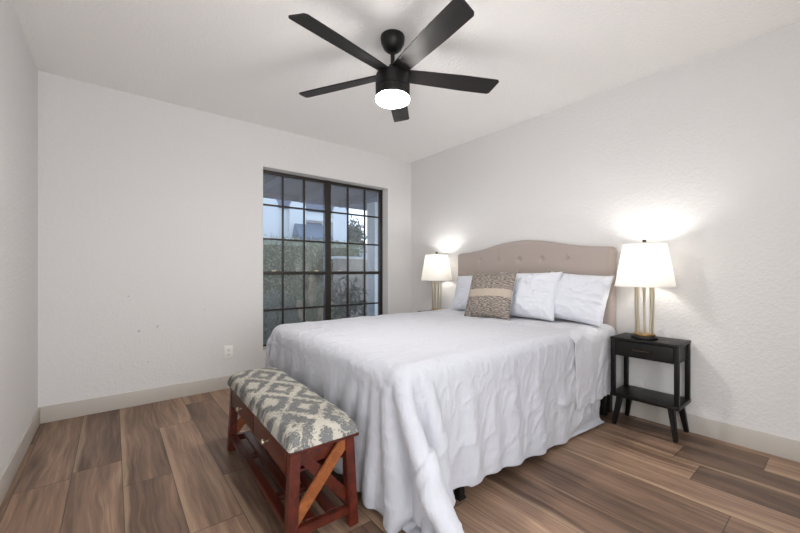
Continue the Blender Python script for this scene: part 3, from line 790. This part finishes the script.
def upsample(P, k):
    nx, ny, _ = P.shape
    xi = np.linspace(0, nx - 1, (nx - 1) * k + 1); yi = np.linspace(0, ny - 1, (ny - 1) * k + 1)
    def cr(P, t, ax):
        P = np.moveaxis(P, ax, 0); n = P.shape[0]; i = np.clip(np.floor(t).astype(int), 0, n - 2); f = (t - i).reshape(-1, *([1] * (P.ndim - 1)))
        g = lambda q: P[np.clip(q, 0, n - 1)]
        p0, p1, p2, p3 = g(i - 1), g(i), g(i + 1), g(i + 2)
        p0 = np.where((i - 1 < 0).reshape(f.shape), 2 * p1 - p2, p0); p3 = np.where((i + 2 > n - 1).reshape(f.shape), 2 * p2 - p1, p3)
        R = .5 * (2 * p1 + (p2 - p0) * f + (2 * p0 - 5 * p1 + 4 * p2 - p3) * f ** 2 + (3 * p1 - p0 - 3 * p2 + p3) * f ** 3)
        return np.moveaxis(R, 0, ax)
    return cr(cr(P, xi, 0), yi, 1), xi, yi
def normals(P):
    dx = np.gradient(P, axis=0); dy = np.gradient(P, axis=1); n = np.cross(dx, dy); return n / (np.linalg.norm(n, axis=-1, keepdims=True) + 1e-9)
def vnoise(x, y, seed):
    r = np.random.RandomState(seed); T_ = r.rand(64, 64)
    xi = np.floor(x).astype(int); yi = np.floor(y).astype(int); fx = x - xi; fy = y - yi
    fx = fx * fx * (3 - 2 * fx); fy = fy * fy * (3 - 2 * fy)
    g = lambda a, b: T_[a % 64, b % 64]
    return (g(xi, yi) * (1 - fx) + g(xi + 1, yi) * fx) * (1 - fy) + (g(xi, yi + 1) * (1 - fx) + g(xi + 1, yi + 1) * fx) * fy - .5
def crease(x, y, seed, p=9): return (1 - 2 * np.abs(vnoise(x, y, seed))) ** p
def ridge(x, y, seed): return (1 - 2 * np.abs(vnoise(x, y, seed))) ** 4 * .34 - .09
def crumple(P, U, V, side, topw, seed=1):
    """small creases along the hanging direction on the sides, soft diagonal ones on top. U along bed, V across"""
    n = normals(P)
    wx = U + .05 * vnoise(U * 6, V * 6, seed + 5); wy = V + .05 * vnoise(U * 6, V * 6, seed + 6)
    ft = np.clip((U - FOOTU) / .12, 0, 1) * (V > .3)
    side = side * (1 - .55 * ft)
    m1 = np.clip(.5 + 1.6 * vnoise(U * 2.5 + 3, V * 4, seed + 8), .1, 1); m2 = np.clip(.4 + 2.2 * vnoise(U * 3.1 + 30, V * 5 + 9, seed + 9), 0, 1)
    def folds(wx, wy):
        return vnoise(wx * 4.5, wy * 1.6, seed) * .018 + crease(wx * 7, wy * 2.6, seed + 1, 7) * .016 * m1 + crease(wx * 13 + wy * 3, wy * 6, seed + 2, 6) * .012 * m2 + crease(wx * 24, wy * 17, seed + 7, 4) * .006 * (1 - .6 * m1)
    a = folds(wx + .25 * wy, wy) * (1 - ft) + folds(wy, wx) * ft
    b = crease(wx * 3.2 + wy * 2, wy * 8, seed + 3, 6) * .009 * m1 + crease(wx * 9, wy * 18, seed + 4, 5) * .007 * m2
    d = a * side + b * topw
    s = np.sign(n[..., 2].mean())
    return P + n * d[..., None] * (s if s else 1)

DX0, DY0 = 2.60, .505
def dstart(nx, ny, h):
    u = np.arange(nx)[:, None] * h; v = np.arange(ny)[None, :] * h
    P = np.zeros((nx, ny, 3)); P[..., 0] = DX0 + (-u + .075 * v) * .975; P[..., 1] = DY0 + (v + .075 * u) * .975; P[..., 2] = .72
    return P
def fullness(nx, ny):
    i = np.arange(nx)[:, None, None] * h_; j = np.arange(ny)[None, :, None] * h_
    near = np.clip((.52 - j) / .4, 0, 1); foot = np.clip((i - 1.78) / .5, 0, 1)
    return 1 + .035 * near * (1 - .5 * foot) + 0 * i, 1 + .05 * foot + 0 * j
def foot_wall(P, st):        # the bench stands against the hanging foot end
    xm = min(.862, .25 + .62 * st / 150)
    k = (P[..., 1] > .90) & (P[..., 0] < xm); P[..., 0][k] = xm
h_ = .025
bodyb = ((BX0 + BX1) / 2, BYC, MZ1 / 2, (BX1 - BX0) / 2 + .012, (BY1 - BY0) / 2 + .015, MZ1 / 2 + .012, .075)
D = drape(95, 97, h_, dstart, [bodyb], .014, push=foot_wall, full=fullness, steps=420, iters=12, grav=1.6, damp=.985, seed=8, wiggle=.006)
P, xi, yi = upsample(D, 4)
U, V = np.meshgrid(xi * h_, yi * h_, indexing='ij')
topw = np.clip((P[..., 2] - .60) / .05, 0, 1); side = np.clip((.66 - P[..., 2]) / .08, 0, 1) * np.clip((P[..., 2] - .02) / .1, .15, 1)
P = crumple(P, U, V, side, topw, 21); P[..., 2] = np.maximum(P[..., 2], .004)
dv = grid_obj('duvet', P, M['duvet'], None, 0, .010)
tag(dv, 'rumpled white duvet draped over the bed and trailing on the floor at the foot corner', 'duvet')

def sstart(nx, ny, h):
    u = np.arange(nx)[:, None] * h; v = np.arange(ny)[None, :] * h
    P = np.zeros((nx, ny, 3)); P[..., 0] = 2.87 - u * .96; P[..., 1] = .66 + v * .985; P[..., 2] = .74
    return P
bodys = (bodyb[0], bodyb[1], bodyb[2], bodyb[3] + .01, bodyb[4] + .022, bodyb[5] + .006, .080)
def stand_wall(P, st):       # the nightstand stands beside the bed
    ym = min(1.066, .65 + .42 * st / 120)
    k = (P[..., 0] > 2.672) & (P[..., 1] < ym); P[..., 1][k] = ym
S_ = drape(26, 74, h_, sstart, [bodys], .02, push=stand_wall, steps=280, iters=12, grav=1.6, damp=.985, seed=2, wiggle=.006)
P, xi, yi = upsample(S_, 4)
U, V = np.meshgrid(xi * h_, yi * h_, indexing='ij')
topw = np.clip((P[..., 2] - .60) / .05, 0, 1); side = np.clip((.66 - P[..., 2]) / .08, 0, 1)
FOOTU = 9
P = crumple(P, U, V, side * .8, topw * .5, 41); P[..., 2] -= topw * .012 * np.clip((U - (U.max() - .06)) / .06, 0, 1)
sh_ = grid_obj('flat_sheet', P, M['sheet'], None, 0, .006)
tag(sh_, 'white top sheet folded down under the pillows and hanging beside the nightstand', 'sheet')

# ------------------------------------------------------------------ pillows
def pillow_mesh(W, Hh, Tk, seed, corner=.10, crease=.017):
    n = 61
    u = np.linspace(-1, 1, n)[:, None] * np.ones((1, n)); v = u.T.copy()
    X = W / 2 * u * (1 - corner * .5 * (1 - v ** 2) ** 1.0 * np.abs(u) ** 3); Z = Hh / 2 * v * (1 - corner * .7 * (1 - u ** 2) * np.abs(v) ** 3)
    prof = (np.clip(1 - np.abs(u) ** 2.6, 0, 1) * np.clip(1 - np.abs(v) ** 2.6, 0, 1)) ** .55
    edge = np.clip(1 - np.maximum(np.abs(u), np.abs(v)) ** 8, 0, 1)
    def face(sg, sd):
        rad = ridge(np.arctan2(v, u + 1e-6) * 3.2 + 9, np.hypot(u, v) * 1.5, sd) * crease * 1.8 * np.hypot(u, v)
        w = (ridge(u * 4 + 20, v * 3 + 20, sd + 1) * crease * 1.6 + ridge(u * 9 + 40, v * 7 + 40, sd + 2) * crease * .5 + rad) * edge
        return np.stack([X, sg * (Tk / 2 * prof + w), Z], -1)
    A, B = face(-1, seed), face(1, seed + 7)
    bm = bmesh.new()
    ga = [[bm.verts.new(A[i, j]) for j in range(n)] for i in range(n)]
    gb = [[ga[i][j] if i in (0, n - 1) or j in (0, n - 1) else bm.verts.new(B[i, j]) for j in range(n)] for i in range(n)]
    for i in range(n - 1):
        for j in range(n - 1):
            bm.faces.new([ga[i][j], ga[i + 1][j], ga[i + 1][j + 1], ga[i][j + 1]]); bm.faces.new([gb[i][j], gb[i][j + 1], gb[i + 1][j + 1], gb[i + 1][j]])
    return bm
def pillow(loc, rot, W, Hh, Tk, seed, label):
    # local: width along X, thickness along Y, height along Z; placed facing the foot (-x)
    o = obj('pillow', pillow_mesh(W, Hh, Tk, seed), M['pillow'], None, loc=loc, angle=180)
    o.rotation_mode = 'XYZ'
    R = Matrix.Rotation(rot[2], 4, 'Z') @ Matrix.Rotation(math.radians(-90), 4, 'Z') @ Matrix.Rotation(rot[0], 4, 'X') @ Matrix.Rotation(rot[1], 4, 'Y')
    o.matrix_world = Matrix.Translation(loc) @ R
    tag(o, label, 'pillow', 'white pillows against the headboard')
    return o
R_ = math.radians
pillow((2.712, 1.300, .858), (R_(-21), R_(4), R_(0)), .48, .385, .17, 3, 'white pillow at the right end of the row, nearest the lit nightstand')
pillow((2.640, 1.672, .860), (R_(-21), R_(-1), R_(0)), .57, .40, .16, 13, 'white pillow in the middle of the row, right behind the tweed cushion')
pillow((2.712, 2.215, .850), (R_(-21), R_(-4), R_(0)), .59, .375, .17, 23, 'white pillow at the left end of the row, nearest the window')
tc = thing('throw_pillow', 'square brown and cream tweed cushion leaning on the white pillows', 'cushion', (2.462, 1.888, .854))
R = Matrix.Translation((2.462, 1.888, .854)) @ Matrix.Rotation(R_(-90 + 4), 4, 'Z') @ Matrix.Rotation(R_(-24), 4, 'X') @ Matrix.Rotation(R_(-3), 4, 'Y')
tc.matrix_world = R
bmf = pillow_mesh(.43, .41, .13, 33, .08, .012); bmb = bmf.copy()
bmesh.ops.delete(bmf, geom=[f for f in bmf.faces if f.calc_center_median().y > .0005], context='FACES')
bmesh.ops.delete(bmb, geom=[f for f in bmb.faces if f.calc_center_median().y <= .0005], context='FACES')
me = None
f1 = obj('front_cover', bmf, M['tweed'], tc, angle=180); f2 = obj('back_cover', bmb, M['sheet'], tc, angle=180)
f2['label'] = 'plain white back cover'
for sx in (-1, 1):
    for sz in (-1, 1):
        bm = bmesh.new()
        for q in range(8): a = 2 * PI * q / 8; tube(bm, [(0, 0, 0), (sx * .012 + .007 * math.cos(a), .007 * math.sin(a), sz * .010)], .0022, 5)
        obj('corner_tuft', bm, M['tweed'], tc, loc=(sx * .211, 0, sz * .201))
